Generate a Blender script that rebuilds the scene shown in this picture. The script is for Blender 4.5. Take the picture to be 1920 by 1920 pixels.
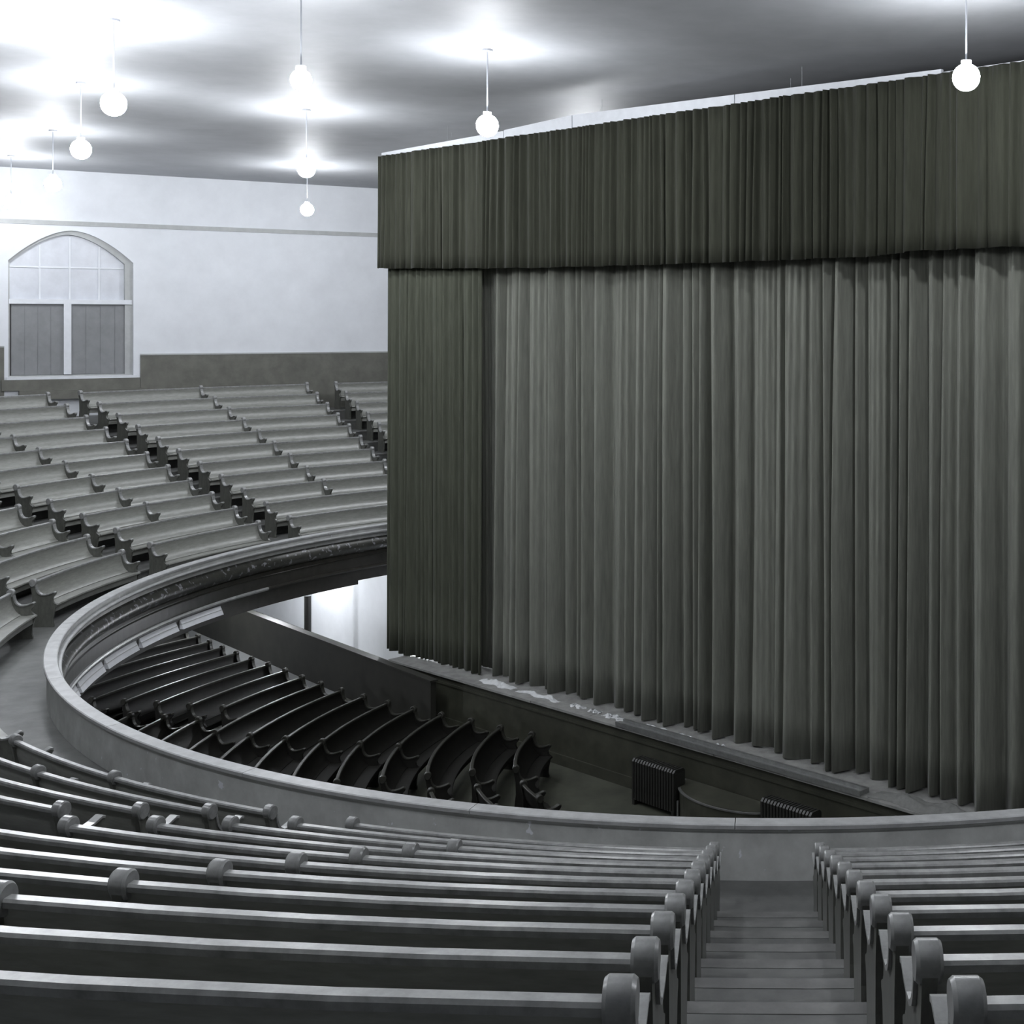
import bpy, bmesh, math, random
from math import sin, cos, radians as R, degrees as D, atan2, hypot, asin, pi
from mathutils import Vector
for o in list(bpy.data.objects): bpy.data.objects.remove(o)
random.seed(7)
S = bpy.context.scene; COL = S.collection
U = 0.86                      # metres per plan unit (one aisle width)
EYE = 10.45 * U               # eye height above the main floor
# ---------------------------------------------------------------- camera
cd = bpy.data.cameras.new('camera'); cam = bpy.data.objects.new('camera', cd); COL.objects.link(cam)
cam.location = (0, 0, EYE); cam.rotation_euler = (R(90), 0, 0)
cd.sensor_width = 36; cd.lens = 2456.2 / 1920 * 36
cd.shift_x = -(1392.7 - 960) / 1920; cd.shift_y = -(960 - 610.5) / 1920
cd.clip_start = .05; cd.clip_end = 300
S.camera = cam
# ---------------------------------------------------------------- light, exposure
w = bpy.data.worlds.new('world'); S.world = w; w.use_nodes = True
w.node_tree.nodes['Background'].inputs[0].default_value = (.9, .93, 1, 1)
w.node_tree.nodes['Background'].inputs[1].default_value = .05
S.view_settings.view_transform = 'Standard'; S.view_settings.look = 'None'
S.view_settings.gamma = 1; S.view_settings.use_curve_mapping = False
S.view_settings.exposure = 0
S.cycles.use_denoising = True
S.cycles.max_bounces = 8; S.cycles.diffuse_bounces = 4
GLOBE = 255.0                 # radiance of the pendant globes
UNDER = 600.0                 # radiance of the unseen globes added below the gallery
# ---------------------------------------------------------------- materials
def mat(name, c, rough=.5, var=.25, scale=6, bump=.0, spec=.5, stretch=None, sheen=0, metal=0, emit=0, speck=None):
    m = bpy.data.materials.new(name); m.use_nodes = True
    nt = m.node_tree; b = nt.nodes['Principled BSDF']; L = nt.links.new
    b.inputs['Roughness'].default_value = rough; b.inputs['Metallic'].default_value = metal
    b.inputs['Specular IOR Level'].default_value = spec
    if sheen: b.inputs['Sheen Weight'].default_value = sheen; b.inputs['Sheen Roughness'].default_value = .4
    tc = nt.nodes.new('ShaderNodeTexCoord'); mp = nt.nodes.new('ShaderNodeMapping')
    L(tc.outputs['Object'], mp.inputs[0])
    if stretch: mp.inputs['Scale'].default_value = stretch
    n = nt.nodes.new('ShaderNodeTexNoise'); n.inputs['Scale'].default_value = scale; n.inputs['Detail'].default_value = 6
    n.inputs['Roughness'].default_value = .65
    L(mp.outputs[0], n.inputs['Vector'])
    r = nt.nodes.new('ShaderNodeValToRGB')
    r.color_ramp.elements[0].position = .3; r.color_ramp.elements[1].position = .7
    r.color_ramp.elements[0].color = [x * (1 - var) for x in c] + [1]
    r.color_ramp.elements[1].color = [min(1, x * (1 + var)) for x in c] + [1]
    L(n.outputs['Fac'], r.inputs[0]); out = r.outputs[0]
    if speck:                                  # sparse chips of bare paint: (scale, threshold, colour)
        n2 = nt.nodes.new('ShaderNodeTexNoise'); n2.inputs['Scale'].default_value = speck[0]; n2.inputs['Detail'].default_value = 3
        L(tc.outputs['Object'], n2.inputs['Vector'])
        r2 = nt.nodes.new('ShaderNodeValToRGB'); r2.color_ramp.elements[0].position = speck[1]; r2.color_ramp.elements[1].position = speck[1] + .03
        L(n2.outputs['Fac'], r2.inputs[0])
        mx = nt.nodes.new('ShaderNodeMixRGB'); L(r2.outputs[0], mx.inputs[0]); L(out, mx.inputs[1])
        mx.inputs[2].default_value = (*speck[2], 1); out = mx.outputs[0]
    L(out, b.inputs['Base Color'])
    if bump:
        bn = nt.nodes.new('ShaderNodeBump'); bn.inputs['Strength'].default_value = bump; bn.inputs['Distance'].default_value = .01
        L(n.outputs['Fac'], bn.inputs['Height']); L(bn.outputs[0], b.inputs['Normal'])
    if emit:
        b.inputs['Emission Color'].default_value = (.93, .96, 1, 1); b.inputs['Emission Strength'].default_value = emit
    return m
M = dict(
    pew=mat('pew_wood', (.225, .228, .21), .36, .2, 5, .03, .6, (1, 1, 6)),
    pew_end=mat('pew_end_wood', (.088, .09, .08), .36, .3, 7, .08, .5, (3, 3, 1)),
    pew_rail=mat('pew_rail_wood', (.24, .243, .24), .30, .35, 9, .05, .6),
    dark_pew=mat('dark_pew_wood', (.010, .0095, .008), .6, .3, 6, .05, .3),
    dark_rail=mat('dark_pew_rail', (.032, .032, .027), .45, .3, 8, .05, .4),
    tier=mat('gallery_boards', (.108, .11, .106), .5, .3, 3, .06),
    nosing=mat('lit_step_edge', (.125, .125, .122), .5, .3, 4, .06),  # paler than the tiers: light along the step edges put into the colour
    parapet=mat('parapet_paint', (.50, .508, .495), .5, .2, 2.6, .08, .4, None, speck=(7, .69, (.75, .76, .8))),
    cap=mat('parapet_cap_wood', (.42, .423, .425), .36, .2, 5, .05),
    fascia=mat('fascia_dark_wood', (.035, .033, .028), .38, .3, 5, .08),
    bulge=mat('fascia_worn_roll', (.040, .040, .034), .42, .35, 7, .1, .6, None, speck=(9, .6, (.24, .24, .26))),
    panel=mat('fascia_sheen_white', (.85, .86, .9), .25, .06, 3),  # white colour stands in for glossy reflections on the dark fascia
    wall=mat('wall_plaster', (.74, .76, .80), .75, .05, 1.2, .03, .3),
    ceil=mat('ceiling_boards', (.40, .41, .428), .6, .08, 1.0, .02, .3),
    dado=mat('dado_paint', (.13, .13, .112), .55, .22, 2.4, .03),
    trim=mat('trim_grey', (.40, .41, .41), .5, .1, 4),
    white=mat('white_paint', (.70, .72, .76), .45, .06, 4),
    blind=mat('window_shutter_grey', (.22, .225, .235), .6, .1, 3),
    pane=mat('frosted_pane', (.55, .57, .62), .25, .08, 3),
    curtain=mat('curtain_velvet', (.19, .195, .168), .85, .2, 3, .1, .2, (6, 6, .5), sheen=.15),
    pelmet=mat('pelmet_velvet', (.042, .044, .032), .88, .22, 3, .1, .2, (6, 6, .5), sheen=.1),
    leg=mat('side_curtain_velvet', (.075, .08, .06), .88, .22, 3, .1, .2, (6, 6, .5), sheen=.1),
    cloth=mat('white_cloth', (.62, .63, .64), .8, .15, 8, .2),
    lump=mat('grey_cloth', (.17, .172, .165), .85, .25, 7, .3),
    stage=mat('stage_boards', (.27, .27, .26), .5, .3, 4, .06),
    front=mat('stage_front_paint', (.045, .046, .034), .5, .35, 2.4, .05),
    dark=mat('partition_dark_paint', (.022, .022, .018), .55, .3, 2.4, .05, .4),
    floor=mat('main_floor', (.06, .063, .048), .5, .35, 1.6, .03),
    runner=mat('pale_aisle_floor', (.30, .31, .315), .6, .1, 2),
    metal=mat('trough_metal', (.30, .305, .30), .35, .2, 6, 0, .5, None, 0, .6),
    iron=mat('radiator_iron', (.022, .022, .02), .4, .2, 8, .05),
    post=mat('post_black', (.02, .02, .018), .5, .2, 6),
    globe=mat('lamp_globe', (.9, .92, 1), .3, .0, 1, emit=GLOBE),
    globe2=mat('added_under_globe', (.9, .92, 1), .3, .0, 1, emit=UNDER),
    cord=mat('lamp_cord', (.55, .57, .62), .6, .05, 4),
)
# ---------------------------------------------------------------- helpers
def W3(X, Z, Y): return Vector((X * U, Z * U, EYE - Y * U))       # plan units, Y measured down from the eye
CX, CZ, RAD = .4037, 29.3312, 14.1736                             # centre and radius of the horseshoe
def PP(r, th, Y): return W3(CX + r * cos(R(th)), CZ + r * sin(R(th)), Y)
def YY(k): return 5.392 - .3334 * k + .001 * k * (k - 10)         # pew-top depth of gallery row k
HP = 1.055
def RK(k): return RAD + 1.4916 + .9533 * k
def link(name, me, m, parent=None):
    o = bpy.data.objects.new(name, me); COL.objects.link(o)
    if m is not None and len(me.materials) == 0: me.materials.append(M[m])
    if parent: o.parent = parent
    return o
def mesh(name, vs, fs, smooth=False):
    me = bpy.data.meshes.new(name); me.from_pydata([tuple(v) for v in vs], [], fs); me.validate(); me.update()
    bm = bmesh.new(); bm.from_mesh(me); bmesh.ops.recalc_face_normals(bm, faces=bm.faces); bm.to_mesh(me); bm.free()
    if smooth: me.polygons.foreach_set('use_smooth', [True] * len(me.polygons))
    return me
def tag(o, label=None, cat=None, group=None, kind=None):
    for k, v in (('label', label), ('category', cat), ('group', group), ('kind', kind)):
        if v: o[k] = v
    return o
def empty(name, loc=(0, 0, 0), rz=0):
    o = bpy.data.objects.new(name, None); COL.objects.link(o); o.location = loc; o.rotation_euler.z = rz
    o.empty_display_size = .2; return o
def box_vf(x0, x1, y0, y1, z0, z1):
    v = [(x0, y0, z0), (x1, y0, z0), (x1, y1, z0), (x0, y1, z0), (x0, y0, z1), (x1, y0, z1), (x1, y1, z1), (x0, y1, z1)]
    return v, [(0, 3, 2, 1), (4, 5, 6, 7), (0, 1, 5, 4), (1, 2, 6, 5), (2, 3, 7, 6), (3, 0, 4, 7)]
def join_vf(parts):
    V, F = [], []
    for v, f in parts:
        n = len(V); V += list(v); F += [tuple(i + n for i in q) for q in f]
    return V, F
def boxes(name, lst, m, parent=None):
    return link(name, mesh(name, *join_vf([box_vf(*b) for b in lst])), m, parent)
def grid_faces(n, k, closed_u=False, closed_v=False):
    f = []
    for i in range(n if closed_u else n - 1):
        for j in range(k if closed_v else k - 1):
            a, b = i * k + j, ((i + 1) % n) * k + j
            a2, b2 = i * k + (j + 1) % k, ((i + 1) % n) * k + (j + 1) % k
            f.append((a, b, b2, a2))
    return f
def sweep(prof, ths, closed=True, caps=True):
    """prof: list of (r, Y) in plan units, swept round the horseshoe centre"""
    k = len(prof); V = [PP(r, t, Y) for t in ths for r, Y in prof]
    F = grid_faces(len(ths), k, False, closed)
    if caps and closed: F += [tuple(range(k)), tuple(range((len(ths) - 1) * k, len(ths) * k))]
    return V, F
def frange(a, b, step):
    n = max(1, math.ceil(abs(b - a) / step)); return [a + (b - a) * i / n for i in range(n + 1)]
def cyl(name, p, r, h, m, parent=None, n=16, r2=None):
    r2 = r if r2 is None else r2
    V = [(p[0] + r * cos(2 * pi * i / n), p[1] + r * sin(2 * pi * i / n), p[2]) for i in range(n)] + \
        [(p[0] + r2 * cos(2 * pi * i / n), p[1] + r2 * sin(2 * pi * i / n), p[2] + h) for i in range(n)]
    F = [(i, (i + 1) % n, n + (i + 1) % n, n + i) for i in range(n)] + [tuple(range(n)), tuple(range(n, 2 * n))]
    return link(name, mesh(name, V, F), m, parent)
# side wall and stage axes
WN, WD, WC = (-.547, .837), (.837, .547), 50.4
def wallp(s, Y, off=0): return W3(WN[0] * (WC + off) + WD[0] * s, WN[1] * (WC + off) + WD[1] * s, Y)
S0, SD, SN = (-9.66, 35.73), (.7545, -.6562), (.6562, .7545)
def stp(t, off, Y): return W3(S0[0] + SD[0] * t + SN[0] * off, S0[1] + SD[1] * t + SN[1] * off, Y)
def rmax(th, rm, clear=.02):
    c, s = cos(R(th)), sin(R(th)); k = WN[0] * c + WN[1] * s
    if k > 1e-3: rm = min(rm, (WC - clear - WN[0] * CX - WN[1] * CZ) / k)
    return rm
CEIL = -5.33
# ---------------------------------------------------------------- setting: shell
fl = link('floor', mesh('floor', *box_vf(-48 * U, 60 * U, -8 * U, 75 * U, -.3, 0)), 'floor'); tag(fl, kind='structure')
cl = link('ceiling', mesh('ceiling', *box_vf(-48 * U, 60 * U, -8 * U, 75 * U, EYE - CEIL * U, EYE - CEIL * U + .3)), 'ceil'); tag(cl, kind='structure')
# side wall with an arched opening
def arch_outline(s0, s1, ybot, yspr, yapx, n=14):
    pts = [(s0, ybot), (s0, yspr)]; sm = (s0 + s1) / 2
    for i in range(1, 2 * n):
        a = i / (2 * n); x = s0 + (s1 - s0) * a
        q = abs(2 * a - 1)
        pts.append((x, yspr + (yapx - yspr) * (1 - q ** 1.75)))
    return pts + [(s1, yspr), (s1, ybot)]
AS0, AS1, AYB, AYS, AYA = 3.42, 7.28, 1.80, -2.2, -3.27
arch = arch_outline(AS0, AS1, AYB, AYS, AYA)
def filled(name, outer, holes, fn, depth, m, parent=None):
    """flat board with holes in (s, Y), given thickness along the wall normal"""
    bm = bmesh.new(); es = []
    for loop in [outer] + holes:
        vs = [bm.verts.new((a, b, 0)) for a, b in loop]
        es += [bm.edges.new((vs[i], vs[(i + 1) % len(vs)])) for i in range(len(vs))]
    bmesh.ops.triangle_fill(bm, use_beauty=True, edges=es)
    g = bmesh.ops.extrude_face_region(bm, geom=list(bm.faces))
    top = [v for v in g['geom'] if isinstance(v, bmesh.types.BMVert)]
    for v in top: v.co.z = 1
    for v in bm.verts: v.co = fn(v.co.x, v.co.y, v.co.z * depth)
    bmesh.ops.recalc_face_normals(bm, faces=bm.faces)
    me = bpy.data.meshes.new(name); bm.to_mesh(me); bm.free()
    return link(name, me, m, parent)
wl = filled('wall_left', [(-22, 10.45), (-22, CEIL), (34, CEIL), (34, 10.45)], [arch], wallp, .5, 'wall'); tag(wl, kind='structure')
boxes('wall_back', [(-48 * U, 60 * U, -8.4 * U, -8 * U, 0, EYE - CEIL * U)], 'wall')['kind'] = 'structure'
boxes('wall_right', [(60 * U, 60.4 * U, -8 * U, 75 * U, 0, EYE - CEIL * U)], 'wall')['kind'] = 'structure'
boxes('wall_far', [(-10 * U, 60 * U, 75 * U, 75.4 * U, 0, EYE - CEIL * U)], 'wall')['kind'] = 'structure'
def wallbox(name, s0, s1, Y0, Y1, d0, d1, m, parent=None):
    V = [wallp(s, Y, d) for d in (d0, d1) for Y in (Y0, Y1) for s in (s0, s1)]
    F = [(0, 1, 3, 2), (4, 5, 7, 6), (0, 1, 5, 4), (2, 3, 7, 6), (0, 2, 6, 4), (1, 3, 7, 5)]
    return link(name, mesh(name, V, F), m, parent)
tag(wallbox('trim_1', -22, 34, -3.59, -3.44, -.06, -.005, 'trim'), kind='structure')
b = wallbox('baseboard_left', 7.5, 34, 1.05, 3.2, -.05, -.005, 'dado'); tag(b, kind='structure')
wallbox('dado_cap', 7.5, 34, 1.0, 1.05, -.07, -.005, 'trim', b)
b = wallbox('baseboard_left.001', -22, 3.3, .73, 3.2, -.05, -.005, 'dado'); tag(b, kind='structure')
wallbox('dado_cap', -22, 3.3, .68, .73, -.07, -.005, 'trim', b)
# arched window: frame, transom, mullion, shutters, lunette
wn = empty('window_1', wallp(5.35, 1.8)); tag(wn, kind='structure')
def pw(o):
    o.parent = wn; o.matrix_parent_inverse = wn.matrix_basis.inverted(); return o
bpy.context.view_layer.update()
inner = arch_outline(AS0 + .05, AS1 - .26, AYB - .1, AYS + .05, AYA + .14)
pw(filled('window_frame', arch, [inner], lambda s, Y, d: wallp(s, Y, .12 + d), .22, 'trim'))
pw(wallbox('transom', AS0 + .03, AS1 - .03, -.90, -.74, .08, .34, 'white'))
pw(wallbox('mullion', 5.10, 5.33, -.74, 1.68, .08, .34, 'white'))
pw(wallbox('window_sill', AS0 - .05, AS1 + .1, 1.74, 1.83, -.1, .3, 'white'))
pw(wallbox('sill_step', AS0 - .2, AS1 + .2, 1.83, 2.2, -.12, -.005, 'dado'))
pw(wallbox('sill_step', AS0 + .3, AS1 + .4, 2.2, 2.5, -.35, -.005, 'dado'))
for a, c in ((AS0 + .1, 5.10), (5.33, AS1 - .12)):
    sh = pw(wallbox('shutter', a, c, -.74, 1.72, .2, .28, 'blind'))
    n = 4; st = (c - a) / n
    for i in range(n): pw(wallbox('shutter_board', a + i * st + .012, a + (i + 1) * st - .012, -.70, 1.68, .185, .2, 'blind'))
lun = [p for p in arch_outline(AS0 + .05, AS1 - .05, -.9, AYS, AYA + .06)]
pw(filled('lunette', lun, [], lambda s, Y, d: wallp(s, Y, .3 + d), .05, 'pane'))
for s in (4.38, 5.30, 6.22): pw(wallbox('muntin', s - .03, s + .03, -2.75 if s != 5.3 else -3.05, -.9, .26, .3, 'wall'))
pw(wallbox('muntin', AS0 + .06, AS1 - .28, -2.03, -1.98, .262, .3, 'wall'))
# ---------------------------------------------------------------- gallery: tiers, soffit, parapet
TH0, TH1 = 112.0, 300.0
gal = empty('gallery_floor', PP(RAD, 200, 6.447)); tag(gal, kind='structure')
bpy.context.view_layer.update()
def keep(o, p):
    o.parent = p; o.matrix_parent_inverse = p.matrix_basis.inverted(); return o
def NOSE(k): return RAD + 1.56 + .9533 * (k - 1)
ANG = frange(TH0, TH1, 1.5)
for k in range(0, 15):
    Yf = YY(k) + HP if k else 6.447
    r0 = NOSE(k) if k else RAD - .05
    V = []; far_top = (k == 10)
    a0 = TH0 if k <= 10 else 214.0
    ths = [t for t in ANG if t >= a0]
    for t in ths:
        r1 = NOSE(k + 1) if k < 10 else (rmax(t, 33) if (t < 214 and k == 10) else NOSE(k + 1))
        if k == 14: r1 = 37
        r1 = rmax(t, r1)
        for r, Y in ((r0, Yf), (r1 + (.03 if k < 14 else 0), Yf), (r1, Yf + .36), (r0, Yf + .36)): V.append(PP(min(r, rmax(t, 99)), t, Y))
    n = len(ths); F = grid_faces(n, 4, False, True) + [(0, 1, 2, 3), tuple(range(4 * n - 4, 4 * n))]
    keep(link('tier', mesh('tier', V, F), 'tier'), gal)
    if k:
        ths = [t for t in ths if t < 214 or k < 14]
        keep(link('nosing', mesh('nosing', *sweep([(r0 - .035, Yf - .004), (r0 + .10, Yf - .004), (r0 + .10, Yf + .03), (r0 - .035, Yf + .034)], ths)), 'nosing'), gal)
V = []
for t in ANG:
    for r, Y in ((RAD + .1, 7.3), (rmax(t, 37), 7.3), (rmax(t, 37), 7.15), (RAD + .1, 7.15)): V.append(PP(r, t, Y))
n = len(ANG); keep(link('soffit', mesh('soffit', V, grid_faces(n, 4, False, True) + [(0, 1, 2, 3), tuple(range(4 * n - 4, 4 * n))]), 'fascia'), gal)
par = empty('wall_parapet', PP(RAD, 200, 6.447)); tag(par, kind='structure'); bpy.context.view_layer.update()
def ring(name, prof, m, a=TH0, b=TH1, parent=par, smooth=False, step=1.25):
    return keep(link(name, mesh(name, *sweep(prof, frange(a, b, step)), smooth), m), parent)
R0 = RAD
ring('parapet_wall', [(R0 - .05, 6.45), (R0 - .05, 5.84), (R0 - .19, 5.84), (R0 - .19, 6.45)], 'parapet')
cuts = [TH0, 131, 149, 172, 196, 214, 227.5, 241, 255, 268, 284, TH1]
for a, b in zip(cuts, cuts[1:]):
    ring('cap_rail', [(R0, 5.835), (R0 + .005, 5.79), (R0 - .01, 5.778), (R0 - .21, 5.778), (R0 - .225, 5.79), (R0 - .22, 5.835)], 'cap', a + .02, b - .02)
ring('cap_mould', [(R0 - .02, 5.862), (R0 - .02, 5.835), (R0 - .05, 5.835), (R0 - .05, 5.862)], 'parapet')
ring('ledge_mould', [(R0 - .19, 5.93), (R0 - .28, 5.93), (R0 - .29, 5.95), (R0 - .27, 5.985), (R0 - .19, 5.99)], 'cap')
ring('roll_mould', [(R0 - .19, 6.1)] + [(R0 - .19 - .13 * sin(pi * i / 8), 6.1 + .4 * i / 8) for i in range(1, 8)] + [(R0 - .19, 6.5)], 'bulge', smooth=True)
ring('fascia_board', [(R0 - .19, 6.5), (R0 - .21, 6.56), (R0 - .21, 6.9), (R0 - .1, 6.9), (R0 - .1, 6.45)], 'fascia')
ring('bead_mould', [(R0 - .21, 6.58), (R0 - .235, 6.6), (R0 - .21, 6.62)], 'fascia')
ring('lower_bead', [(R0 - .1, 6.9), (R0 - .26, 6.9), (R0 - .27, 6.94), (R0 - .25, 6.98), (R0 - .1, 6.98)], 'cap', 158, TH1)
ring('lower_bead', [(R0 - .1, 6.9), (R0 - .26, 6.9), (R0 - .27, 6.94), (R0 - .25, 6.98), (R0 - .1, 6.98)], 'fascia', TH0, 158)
ring('lower_fascia', [(R0 - .12, 6.98), (R0 - .2, 6.98), (R0 - .2, 7.39), (R0 + .1, 7.39), (R0 + .1, 6.98)], 'fascia', 144.6, TH1)
ring('lower_fascia', [(R0 - .12, 6.98), (R0 - .2, 6.98), (R0 - .2, 7.28), (R0 + .1, 7.28), (R0 + .1, 6.98)], 'fascia', TH0, 144.6)
a = 165.0  # bright sheen painted as white strips, only along the left arc
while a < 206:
    ring('fascia_sheen', [(R0 - .2, 7.03), (R0 - .212, 7.03), (R0 - .31, 7.24), (R0 - .2, 7.24)], 'panel', a + .35, a + 7.1, step=1.0)
    ring('sheen_gap', [(R0 - .2, 7.12), (R0 - .260, 7.12), (R0 - .267, 7.135), (R0 - .2, 7.135)], 'trim', a + .35, a + 7.1, step=1.0)
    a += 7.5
# joints in the parapet face
# ---------------------------------------------------------------- visibility of pew positions
F_, CXP, CYP = 2456.2, 1392.7, 610.5
def pix(X, Z, Y): return (CXP + F_ * X / Z, CYP + F_ * Y / Z) if Z > .3 else None
def in_frame(th, r, Y, mg=40):
    X, Z = CX + r * cos(R(th)), CZ + r * sin(R(th)); p = pix(X, Z, Y)
    return bool(p) and -mg < p[0] < 1920 + mg and -mg < p[1] < 1920 + mg and not (p[0] > 760 and Z > 36)
def hidden_by_front(th, r, Y):
    X, Z = CX + r * cos(R(th)), CZ + r * sin(R(th)); A = X * X + Z * Z
    B = -2 * (X * CX + Z * CZ); rr = R0 - .2; C = CX * CX + CZ * CZ - rr * rr; d = B * B - 4 * A * C
    if d < 0: return False
    for q in ((-B - d ** .5) / (2 * A), (-B + d ** .5) / (2 * A)):
        if 0 < q < .985 and 5.76 < Y * q < 7.4: return True
    return False
# ---------------------------------------------------------------- pews
VS = .978                       # the benches stand a little lower than the fitted cap line
ENDP = [(u, v * VS) for u, v in [(0, 0), (0, .1), (.03, .35), (.022, .6), (-.002, .74), (-.02, .80), (-.012, .86), (.02, .895), (.055, .89), (.085, .86),
        (.09, .80), (.10, .74), (.115, .69), (.145, .645), (.19, .615), (.25, .612), (.32, .628), (.37, .648), (.40, .66), (.43, .652), (.44, .62),
        (.42, .588), (.39, .56), (.38, .52), (.388, .48), (.41, .45), (.44, .435), (.465, .415), (.462, .39), (.44, .375), (.425, .35),
        (.41, .28), (.39, .18), (.385, .08), (.40, .03), (.40, 0)]]
def slab(prof, x0, x1):
    n = len(prof); V = [(x0, u, v) for u, v in prof] + [(x1, u, v) for u, v in prof]
    return V, [tuple(range(n)), tuple(range(n, 2 * n))] + [(i, (i + 1) % n, n + (i + 1) % n, n + i) for i in range(n)]
def tri(me):
    bm = bmesh.new(); bm.from_mesh(me); bmesh.ops.triangulate(bm, faces=[f for f in bm.faces if len(f.verts) > 4]); bm.to_mesh(me); bm.free(); return me
def capmesh(name, wd):
    n = 18; P = []
    for i in range(n):
        a = R(-50 + 260 * i / (n - 1)); P.append((.035 + .066 * cos(a), .824 + .066 * sin(a)))
    P += [(-.005, .757), (.03, .742), (.075, .757)]
    k = len(P); xs = [(-wd, .86), (-wd + .012, 1), (wd - .012, 1), (wd, .86)]
    V = [(x, .035 + (u - .035) * s, .824 + (v - .824) * s) for x, s in xs for u, v in P]
    F = grid_faces(4, k, False, True) + [tuple(range(k)), tuple(range(3 * k, 4 * k))]
    me = tri(mesh(name, V, F, True)); me.set_sharp_from_angle(angle=R(35)); return me
END_ME = {}
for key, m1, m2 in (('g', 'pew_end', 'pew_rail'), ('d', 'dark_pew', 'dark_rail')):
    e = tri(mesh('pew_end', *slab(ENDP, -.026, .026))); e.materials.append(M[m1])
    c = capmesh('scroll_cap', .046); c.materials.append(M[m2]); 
    # raised scroll boss and panel edge on the end face
    top = ENDP[10:20]; low = [(u + (.0 if n_ > 3 else -.012), v - .016) for n_, (u, v) in enumerate(top)]
    a = tri(mesh('arm_pad', *slab([(u + .004, v + .004) for u, v in top] + low[::-1], -.041, .041))); a.materials.append(M[m2])
    END_ME[key] = (e, c, a)
BACK = [(.058, .79), (.05, .735), (.054, .68), (.068, .62), (.092, .56), (.125, .505), (.165, .46), (.21, .432), (.20, .412), (.15, .43), (.105, .48),
        (.07, .54), (.046, .61), (.034, .68), (.03, .735), (.03, .79)]
RAIL = [(-.004, .794), (-.006, .82), (.004, .832), (.05, .832), (.06, .822), (.06, .794)]
SEAT = [(.11, .40), (.14, .425), (.30, .415), (.43, .43), (.462, .425), (.468, .40), (.45, .385), (.30, .382), (.13, .375)]
APRON = [(.385, .385), (.40, .385), (.405, .27), (.39, .27)]
ORD = ['front', 'second', 'third', 'fourth', 'fifth', 'sixth', 'seventh', 'eighth', 'ninth', 'tenth', 'eleventh', 'twelfth', 'thirteenth',
       'fourteenth', 'fifteenth', 'sixteenth', 'seventeenth', 'eighteenth', 'nineteenth', 'twentieth']
def pew(r, Ytop, ta, tb, ends, key, label, group, mid=None):
    """pew on the arc r (plan units, cap line), from angle ta to tb; ends = angles that carry a bench end"""
    zf = EYE - (Ytop + HP) * U; tm = (ta + tb) / 2; rm = r * U
    root = empty('pew' , PP(r, tm, Ytop + HP), R(tm + 90)); tag(root, label, 'pew', group)
    tw = D(.03 / rm)
    def loc(u, v, t):           # polar to the pew's own frame (x along, y towards the stage, z up)
        d = R(t - tm); rr = rm - u
        return (rr * sin(d), rm - rr * cos(d), v)
    def arc(name, prof, m, a, b):
        ths = frange(a, b, 2.2); k = len(prof)
        V = [loc(u, v, t) for t in ths for u, v in prof]
        me = mesh(name, V, grid_faces(len(ths), k, False, True) + [tuple(range(k)), tuple(range((len(ths) - 1) * k, len(ths) * k))], True)
        me.set_sharp_from_angle(angle=R(38)); return link(name, me, m, root)
    a = ta + (tw if ta in ends else .03); b = tb - (tw if tb in ends else .03)
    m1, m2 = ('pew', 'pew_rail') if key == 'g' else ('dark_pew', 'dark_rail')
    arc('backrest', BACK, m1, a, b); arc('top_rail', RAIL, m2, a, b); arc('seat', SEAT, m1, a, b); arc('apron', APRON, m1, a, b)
    for t in ends:
        e = link('pew_end', END_ME[key][0], None, root); e.location = loc(0, 0, t); e.rotation_euler.z = R(t - tm)
        link('scroll_cap', END_ME[key][1], None, e); link('arm_pad', END_ME[key][2], None, e)
    return root
AISLES = [108.5, 129.7, 150.8, 169.2, 186.9, 207.4, 228.0, 250.45, 269.45, 289.0]
HALF = .553                      # aisle half width to the middle of the bench end
BLOCK = ['beside curtain edge', 'under blank far wall', 'below arched window', 'at far left edge', 'at left margin', 'below left margin', 'at lower left', 'left of near stairs', 'right of near stairs']
HN = [('half by curtain', 'half by first far aisle'), ('half nearer curtain', 'half nearer window'), ('half nearer curtain', 'half nearer left edge'),
      ('right half', 'left half'), ('upper half', 'lower half'), ('upper half', 'lower half'), ('half nearer parapet bend', 'half nearer camera'), None, None]
PEWS = 0
for s in range(len(AISLES) - 1):
    if BLOCK[s] is None: continue
    A, B = AISLES[s], AISLES[s + 1]; mid = (A + B) / 2
    if s == 2: mid = 160.1
    if s == 1: mid = 139.9
    if s == 6: mid = 239.0
    for k in range(0, 11):
        r = RK(k); da = D(asin(HALF / r)); ta, tb = A + da, B - da
        spans = [(ta, tb, (ta, tb), '')] if k < 2 and s != 6 else [(ta, mid, (ta, mid), 0), (mid, tb, (tb,), 1)]
        for a, b, ends, h in spans:
            pts = frange(a, b, 1.0)
            if not any(in_frame(t, r, YY(k) + .03) for t in pts): continue
            if h == '': hn = 'full length'
            elif s in (7, 8): hn = ('outer half', 'half by near stairs')[h if s == 7 else 1 - h]
            elif s == 6: hn = ('half farther from stairs', 'half closer to stairs')[h]
            else: hn = HN[s][h]
            lb = '%s row gallery pew counted from parapet, block %s, %s' % (ORD[k], BLOCK[s], hn)
            pew(r, YY(k), a, b, ends, 'g', lb[0].upper() + lb[1:], 'gallery pews %s' % BLOCK[s]); PEWS += 1
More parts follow.
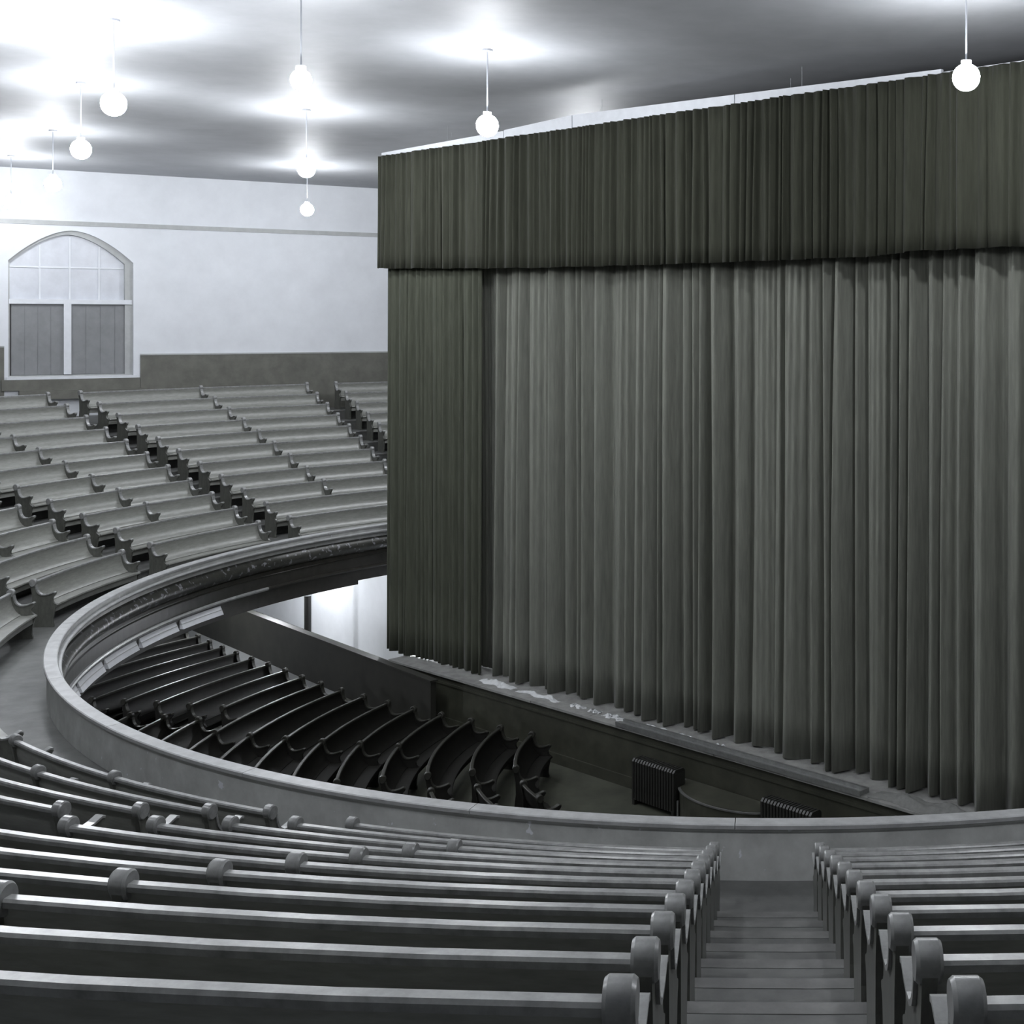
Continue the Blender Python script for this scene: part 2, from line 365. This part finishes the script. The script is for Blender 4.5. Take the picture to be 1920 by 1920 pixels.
# main floor pews, dark, fan-shaped round the same centre
AE = [(5.2, 169.4), (7, 163.4), (9.2, 160), (11.15, 157.3), (15, 152.3), (20.4, 147.7), (25, 145)]
def aisle_edge(r):              # straight aisle beside the dark partition
    for (a, p), (b, q) in zip(AE, AE[1:]):
        if r <= b: return p + (q - p) * (r - a) / (b - a)
    return AE[-1][1]
for j in range(0, 19):
    r = 5.45 + .92 * j; g = D(.5 / r); ta, tb = aisle_edge(r), 193.4
    mid = 178 - .9 * (r - 8.8)
    if r < 7.5: spans = [(ta, tb, (ta, tb), 'full length')]
    elif r < 13.2: spans = [(ta, mid, (ta, mid), 'half by pale aisle'), (mid, tb, (tb,), 'half nearer camera')]
    else: spans = [(ta, 168.6 - g, (ta, 168.6 - g), 'part by partition aisle'), (168.6 + g, tb, (168.6 + g, tb), 'part nearer camera')]
    spans = [q + ('facing orchestra floor',) for q in spans] + [(tb + 2 * g, 214, (tb + 2 * g, 214), 'full length', 'beyond near aisle')]
    for a, b, ends, h, bl in spans:
        vis = [t for t in frange(a, b, 1.0) if in_frame(t, r, 9.43, -5) and not hidden_by_front(t, r, 9.43)]
        if not vis: continue
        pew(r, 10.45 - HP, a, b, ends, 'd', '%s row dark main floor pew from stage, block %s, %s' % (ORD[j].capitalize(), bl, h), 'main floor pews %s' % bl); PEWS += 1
print('PEWS', PEWS)
# ---------------------------------------------------------------- main floor fittings
run = empty('aisle_floor', PP(18, 168.6, 10.45)); tag(run, kind='structure'); bpy.context.view_layer.update()
for th, r0, r1 in ((168.6, 14.5, 25), (190.5, 14.5, 25)):
    c = R(th); hw = .45
    V = []
    for r in (r0, r1):
        for q in (-hw, hw): V.append(W3(CX + r * cos(c) - q * sin(c), CZ + r * sin(c) + q * cos(c), 10.44))
    keep(link('runner', mesh('runner', V, [(0, 1, 3, 2)]), 'runner'), run)
# dark partition beside the far aisle, with the pale strip of floor in front of it
PA, PB = (-7.98, 33.5), (-21.5, 47.6)
pd = Vector((PB[0] - PA[0], PB[1] - PA[1])).normalized(); pn = Vector((pd.y, -pd.x))
if pn.dot(Vector(PA)) < 0: pn = -pn
def prt(t, o, Y): q = Vector(PA) + pd * t + pn * o; return W3(q.x, q.y, Y)
def prtbox(name, t0, t1, o0, o1, Y0, Y1, m, parent=None):
    V = [prt(t, o, Y) for Y in (Y0, Y1) for o in (o0, o1) for t in (t0, t1)]
    F = [(0, 1, 3, 2), (4, 5, 7, 6), (0, 1, 5, 4), (2, 3, 7, 6), (0, 2, 6, 4), (1, 3, 7, 5)]
    o = link(name, mesh(name, V, F), m)
    return keep(o, parent) if parent else o
pt = empty('wall_partition', prt(0, 0, 10.45)); tag(pt, kind='structure'); bpy.context.view_layer.update()
prtbox('partition_panel', 0, 18.5, 0, .15, 9.12, 10.45, 'dark', pt)
prtbox('partition_cap', -.05, 18.5, -.04, .19, 9.07, 9.12, 'dark', pt)
prtbox('pale_floor_strip', 4.6, 17, -2.7, 0, 10.43, 10.45, 'runner', pt)
ws = prtbox('wall_side', -5, 19, 2.9, 3.1, 7.2, 10.45, 'wall'); tag(ws, kind='structure')
# iron post below the gallery front
def solve(px, off):            # point on the line parallel to the partition seen at column px
    k = (px - CXP) / F_; A = Vector(PA) + pn * off
    t = (k * A.y - A.x) / (pd.x - k * pd.y); return t
tp = solve(577, 1.5); p = prt(tp, 1.5, 10.45)
po = empty('post', p); tag(po, 'Black iron post with white collar before the bright wall below gallery', 'post')
cyl('shaft', (0, 0, 0), .095, (10.45 - 7.3) * U, 'post', po); cyl('collar', (0, 0, (10.45 - 8.62) * U), .12, .14, 'white', po)
cyl('post_base', (0, 0, 0), .15, .12, 'post', po); cyl('post_head', (0, 0, (10.45 - 7.3) * U - .12), .11, .12, 'post', po, 16, .17)
# ---------------------------------------------------------------- stage
st = empty('stage', stp(0, 0, 10.45)); tag(st, kind='structure'); bpy.context.view_layer.update()
def stbox(name, t0, t1, o0, o1, Y0, Y1, m, parent=None):
    V = [stp(t, o, Y) for Y in (Y0, Y1) for o in (o0, o1) for t in (t0, t1)]
    F = [(0, 1, 3, 2), (4, 5, 7, 6), (0, 1, 5, 4), (2, 3, 7, 6), (0, 2, 6, 4), (1, 3, 7, 5)]
    o = link(name, mesh(name, V, F), m)
    return keep(o, parent) if parent else o
stbox('stage_front', .05, 30, .06, .3, 9.14, 10.45, 'front', st)
stbox('stage_floor', 0, 30, .3, 9, 9.1, 9.3, 'stage', st)
for i in range(15): stbox('apron_board', i * 2 + .004, i * 2 + 1.996, -.02 - .005 * (i % 3), .3, 9.1 - .004 * (i % 2), 9.15, 'stage', st)
stbox('front_mould', .05, 30, .03, .06, 9.3, 9.36, 'front', st)
stbox('front_base', .05, 30, .02, .06, 10.2, 10.45, 'front', st)
# footlight trough along the lip
ft = empty('footlight_trough', stp(9, .1, 9.1)); tag(ft, 'Long grey metal footlight trough along the stage lip', 'footlight'); bpy.context.view_layer.update()
stbox('trough_base', 9.0, 15.8, -.03, .26, 9.07, 9.098, 'metal', ft)
stbox('front_rim', 9.0, 15.8, -.05, -.01, 9.0, 9.1, 'metal', ft)
stbox('back_rim', 9.0, 15.8, .2, .26, 9.0, 9.07, 'metal', ft)
stbox('end_cap', 15.8, 15.84, -.05, .26, 9.0, 9.098, 'metal', ft)
# ---- draperies
def drape(name, t0, t1, off, top, bot, m, amp, gap, seed, label, cat, thick=.02, rows=14, step=.016, ease=None):
    rnd = random.Random(seed); L = (t1 - t0) * U
    edges = [0.0]
    while edges[-1] < L: edges.append(edges[-1] + rnd.uniform(*gap) * (1 if rnd.random() < .82 else 1.7))
    amps = [amp * rnd.uniform(.4, 1.2) for _ in edges]; ph = [rnd.uniform(-1, 1) for _ in edges]; sk = [rnd.uniform(.3, .7) for _ in edges]
    ss = [L * i / max(2, int(L / step)) for i in range(max(2, int(L / step)) + 1)]
    V = []; n = len(ss); e = 0; info = []
    for s in ss:
        while e + 1 < len(edges) - 1 and s >= edges[e + 1]: e += 1
        q = (s - edges[e]) / (edges[e + 1] - edges[e]); info.append((e, q))
    for i, s in enumerate(ss):
        e, q = info[i]
        for j in range(rows + 1):
            h = j / rows
            qq = min(1, max(0, q)); mq = sk[e] + .12 * ph[e] * sin(h * 3 + e)
            mq = min(.85, max(.15, mq))
            z = qq / mq if qq < mq else (1 - qq) / (1 - mq)
            fold = sin(z * pi / 2) ** 1.5
            ez = 1 if ease is None else min(1, max(.08, (t0 + s / U - ease) / .5))
            d = ez * amps[e] * (.78 + .22 * h) * fold + amp * .12 * sin(s * 1.7 + h * 1.2 + seed) + amp * .045 * (1 - .8 * h) * sin(s * 62 + 4 * sin(s * 3.1 + seed))
            Y0, Y1 = top(t0 + s / U), bot(t0 + s / U)
            lat = .03 * ph[e] * sin(h * 2.2)
            V.append(stp(t0 + (s + lat) / U, off - d / U, Y0 + (Y1 - Y0) * h))
    k = rows + 1; F = grid_faces(n, k)
    me = mesh(name, V, F, True)
    o = link(name, me, m); md = o.modifiers.new('thickness', 'SOLIDIFY'); md.thickness = thick; md.offset = 1
    tag(o, label, cat); return o
def lerp_tab(tab):
    def f(t):
        if t <= tab[0][0]: return tab[0][1]
        for (a, ya), (b, yb) in zip(tab, tab[1:]):
            if t <= b: return ya + (yb - ya) * (t - a) / (b - a)
        return tab[-1][1]
    return f
pel_bot = lerp_tab([(-1.01, -1.60), (1.3, -1.535), (3.6, -1.47), (5.7, -1.425), (7.7, -1.40), (9.5, -1.375), (12.6, -1.357), (15.4, -1.351), (16.2, -1.37), (16.9, -1.42), (19.2, -1.42), (27, -1.42)])
jit = lambda f, a, sd: (lambda t: f(t) + a * sin(t * 5.3 + sd) * sin(t * 2.1 + sd))
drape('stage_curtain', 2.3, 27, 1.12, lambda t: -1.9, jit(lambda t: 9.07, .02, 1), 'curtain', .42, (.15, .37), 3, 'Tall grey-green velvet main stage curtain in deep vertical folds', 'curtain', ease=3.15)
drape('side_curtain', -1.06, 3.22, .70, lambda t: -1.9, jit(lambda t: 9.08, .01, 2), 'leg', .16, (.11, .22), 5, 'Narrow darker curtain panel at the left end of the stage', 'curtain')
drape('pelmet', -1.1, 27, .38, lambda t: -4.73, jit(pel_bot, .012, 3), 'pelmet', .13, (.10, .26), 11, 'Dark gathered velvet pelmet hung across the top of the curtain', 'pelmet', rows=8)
cr = empty('curtain_rail', stp(10, .6, -1.95)); tag(cr, 'Dark rail carrying the curtain behind the pelmet', 'rail'); bpy.context.view_layer.update()
stbox('rail_bar', -1, 27, 1.3, 1.38, -2.0, -1.88, 'post', cr)
for t in (1, 7, 13, 19, 25): stbox('hanger_rod', t, t + .006, 1.34, 1.346, CEIL + .005, -2.0, 'ceil', cr)
# white batten over the pelmet, in lengths
bt = empty('pelmet_batten', stp(10, .3, -4.8)); tag(bt, 'White batten between the pelmet top and the ceiling', 'batten'); bpy.context.view_layer.update()
for a, b, y0, y1, y2, y3 in ((-1.0, 4.4, -4.84, -4.93, -4.70, -4.70), (4.4, 7.0, -4.95, -5.06, -4.72, -4.73), (7.0, 12.2, -5.06, -4.95, -4.74, -4.72), (12.2, 17.4, -4.95, -4.83, -4.72, -4.70), (17.4, 27, -4.77, -4.745, -4.72, -4.72)):
    V = [stp(t, o, Y) for o in (.44, .52) for (t, Y) in ((a, y0), (b - .03, y1), (b - .03, y3), (a, y2))]
    keep(link('batten_length', mesh('batten_length', V, [(0, 1, 2, 3), (4, 5, 6, 7), (0, 1, 5, 4), (2, 3, 7, 6), (0, 3, 7, 4), (1, 2, 6, 5)]), 'white'), bt)
for t in (2, 8, 14, 20): stbox('batten_hanger', t, t + .006, .47, .476, CEIL + .005, -4.72, 'ceil', bt)
# loose cloth at the curtain foot
def rag(name, t0, t1, o0, o1, hgt, seed, m, label, cat='cloth'):
    rnd = random.Random(seed); nx, ny = 22, 9; V = []
    for i in range(nx):
        for j in range(ny):
            a, b = i / (nx - 1), j / (ny - 1); rim = min(1, 4 * min(a, 1 - a, b, 1 - b))
            h = hgt * rim * (.35 + .65 * abs(sin(a * 9 + seed) * cos(b * 5 + a * 7 + seed)) + .25 * rnd.random())
            V.append(stp(t0 + (t1 - t0) * a + .04 * rnd.uniform(-1, 1), o0 + (o1 - o0) * b + .05 * sin(a * 14 + seed), 9.095 - h))
    o = link(name, mesh(name, V, grid_faces(nx, ny), True), m); tag(o, label, cat); return o
rag('white_cloth', 3.6, 4.9, .22, .44, .10, 1, 'cloth', 'Crumpled white cloth at the curtain foot, leftmost and largest scrap', 'cloth')
rag('white_cloth', 5.1, 6.6, .28, .44, .07, 4, 'cloth', 'Long wavy white hem scrap second from the left below curtain', 'cloth')
rag('white_cloth', 8.2, 8.9, .26, .44, .07, 6, 'cloth', 'Small white cloth scrap below curtain just left of the trough', 'cloth')
rag('white_cloth', 9.4, 10.2, .3, .46, .06, 9, 'cloth', 'Small white cloth scrap lying behind the trough end', 'cloth')
for n_, (a, b) in enumerate(((7.0, 7.5), (7.7, 8.05), (10.5, 11.0), (11.6, 12.0))):
    rag('white_cloth', a, b, .3, .44, .06, 20 + n_, 'cloth', 'Tiny white hem scrap under the main curtain, %s in line' % ('third', 'fourth', 'third from the right end', 'second from the right end')[n_] if n_ < 2 else 'Tiny white hem scrap behind the footlight trough, %s' % ('left one', 'right one')[n_ - 2])
rag('heaped_cloth', 15.95, 18.9, .05, .5, .16, 12, 'lump', 'Heap of crumpled grey cloth on the stage right of the trough', 'cloth')
# ---------------------------------------------------------------- radiators and half-round platform
def radiator(t0, t1, label):
    ctr = stp((t0 + t1) / 2, -.45, 10.45)
    r = empty('radiator', ctr, atan2(SD[1], SD[0])); tag(r, label, 'radiator')
    L = (t1 - t0) * U; n = 16; dp = .30; H = .86; sp = L / n
    fin = mesh('radiator_fin', *slab([(-dp / 2, .1), (dp / 2, .1), (dp / 2, H - .05), (dp / 2 - .05, H), (-dp / 2 + .05, H), (-dp / 2, H - .05)], -sp * .32, sp * .32)); fin.materials.append(M['iron'])
    for i in range(n):
        f = link('radiator_fin', fin, None, r); f.location.x = -L / 2 + sp * (i + .5)
    boxes('radiator_core', [(-L / 2, L / 2, -dp / 2 + .03, dp / 2 - .03, .14, H - .06)], 'iron', r)
    boxes('foot', [(-L / 2 + .02, -L / 2 + .08, -dp / 2, dp / 2, 0, .12)], 'iron', r); boxes('foot', [(L / 2 - .08, L / 2 - .02, -dp / 2, dp / 2, 0, .12)], 'iron', r)
    cyl('valve', (L / 2 + .04, -dp / 2 + .05, 0), .02, .32, 'metal', r, 10)
radiator(10.12, 11.42, 'Black ribbed radiator left of the half-round platform by stage front')
radiator(13.8, 15.1, 'Black ribbed radiator right of the half-round platform, partly behind parapet')
ap = empty('half_round_platform', stp(12.55, .02, 10.45)); tag(ap, 'Half-round low dark platform against the stage between two radiators', 'platform'); bpy.context.view_layer.update()
def halfround(r, Y0, Y1, name, m, rin=0):
    n = 24; V = []
    for Y in (Y0, Y1):
        for i in range(n + 1):
            a = pi * i / n; V.append(stp(12.55 + r * cos(a), .0 - r * .62 * sin(a), Y))
    k = n + 1
    F = [tuple(range(k)), tuple(range(k, 2 * k))] + [(i, i + 1, k + i + 1, k + i) for i in range(n)] + [(0, n, k + n, k)]
    keep(link(name, mesh(name, V, F), m), ap)
halfround(1.36, 9.85, 10.45, 'drum', 'front'); halfround(1.40, 9.82, 9.85, 'rim', 'nosing'); halfround(1.33, 9.81, 9.82, 'platform_top', 'front')
# ---------------------------------------------------------------- pendant lamps
sph = bpy.data.meshes.new('globe'); bm = bmesh.new(); bmesh.ops.create_uvsphere(bm, u_segments=20, v_segments=12, radius=.185)
bm.to_mesh(sph); bm.free(); sph.polygons.foreach_set('use_smooth', [True] * len(sph.polygons)); sph.materials.append(M['globe'])
sph2 = sph.copy(); sph2.materials.clear(); sph2.materials.append(M['globe2'])
def lamp(X, Z, label, group='pendant globe lamps', Y=-3.86, ceil=CEIL, me=None, rad=1):
    p = W3(X, Z, Y); o = empty('pendant_lamp', p); tag(o, label, 'lamp', group)
    g = link('globe', me or sph, None, o); g.scale = (rad,) * 3
    h = (Y - ceil) * U
    cyl('cord', (0, 0, .19 * rad), .012, h - .2 * rad, 'cord', o, 8)
    cyl('lamp_cap', (0, 0, .165 * rad), .07, .06, 'cord', o, 12); cyl('ceiling_rose', (0, 0, h - .035), .09, .034, 'cord', o, 14)
lamp(-4.93, 25.28, 'White globe pendant lamp hanging just before the left part of pelmet')
lamp(3.475, 20.37, 'White globe pendant lamp hanging before the right end of pelmet')
lamp(-6.94, 20.58, 'White globe pendant lamp high on the ceiling, left of pelmet, topmost there', rad=.76)
lamp(-10.76, 32.3, 'White globe pendant lamp second down in the row left of pelmet')
lamp(-14.5, 43.6, 'White globe pendant lamp lowest in the row, before the wall trim')
lamp(-10.95, 22.8, 'White globe pendant lamp at top of the cluster at left')
lamp(-14.5, 28.7, 'White globe pendant lamp second down in the cluster at left')
lamp(-18.8, 35.7, 'White globe pendant lamp third down in the cluster at left')
lamp(-22.9, 41.0, 'White globe pendant lamp lowest of the cluster above arched window')
for X, Z, q, l in ((-13.3, 22.2, 1.6, 'just beyond the left edge of the picture'), (-3.5, 7.2, 1.35, 'added for light above the near pews, left of the stairs'), (6.5, 7.0, 1.35, 'added for light above the near pews, right of the stairs'),
                   (12, 15.5, 1, 'added for light farther right before the pelmet'), (-14, 13, 1.2, 'added for light above the lower left pew block')):
    lamp(X, Z, 'White globe pendant lamp out of view, ' + l, rad=q)  # unseen lamps added for brightness, besides the one off the left edge
lamp(-5.0, 41.5, 'Large white globe lamp hidden behind the stage curtain', rad=1.75)
# unseen lamps added below the gallery to brighten the wall and floor there
for X, Z, l in ((-15.2, 42.4, 'Unseen white globe lamp added below gallery near the iron post'), (-10.2, 39.6, 'Unseen white globe lamp added below gallery near curtain edge'), (-17.5, 40.2, 'Unseen white globe lamp added below gallery over the pale aisle'), (-20, 31, 'Unseen white globe lamp added below gallery at far left')):
    lamp(X, Z, l, 'added globes below the gallery', 7.62, 7.31, sph2, .6)
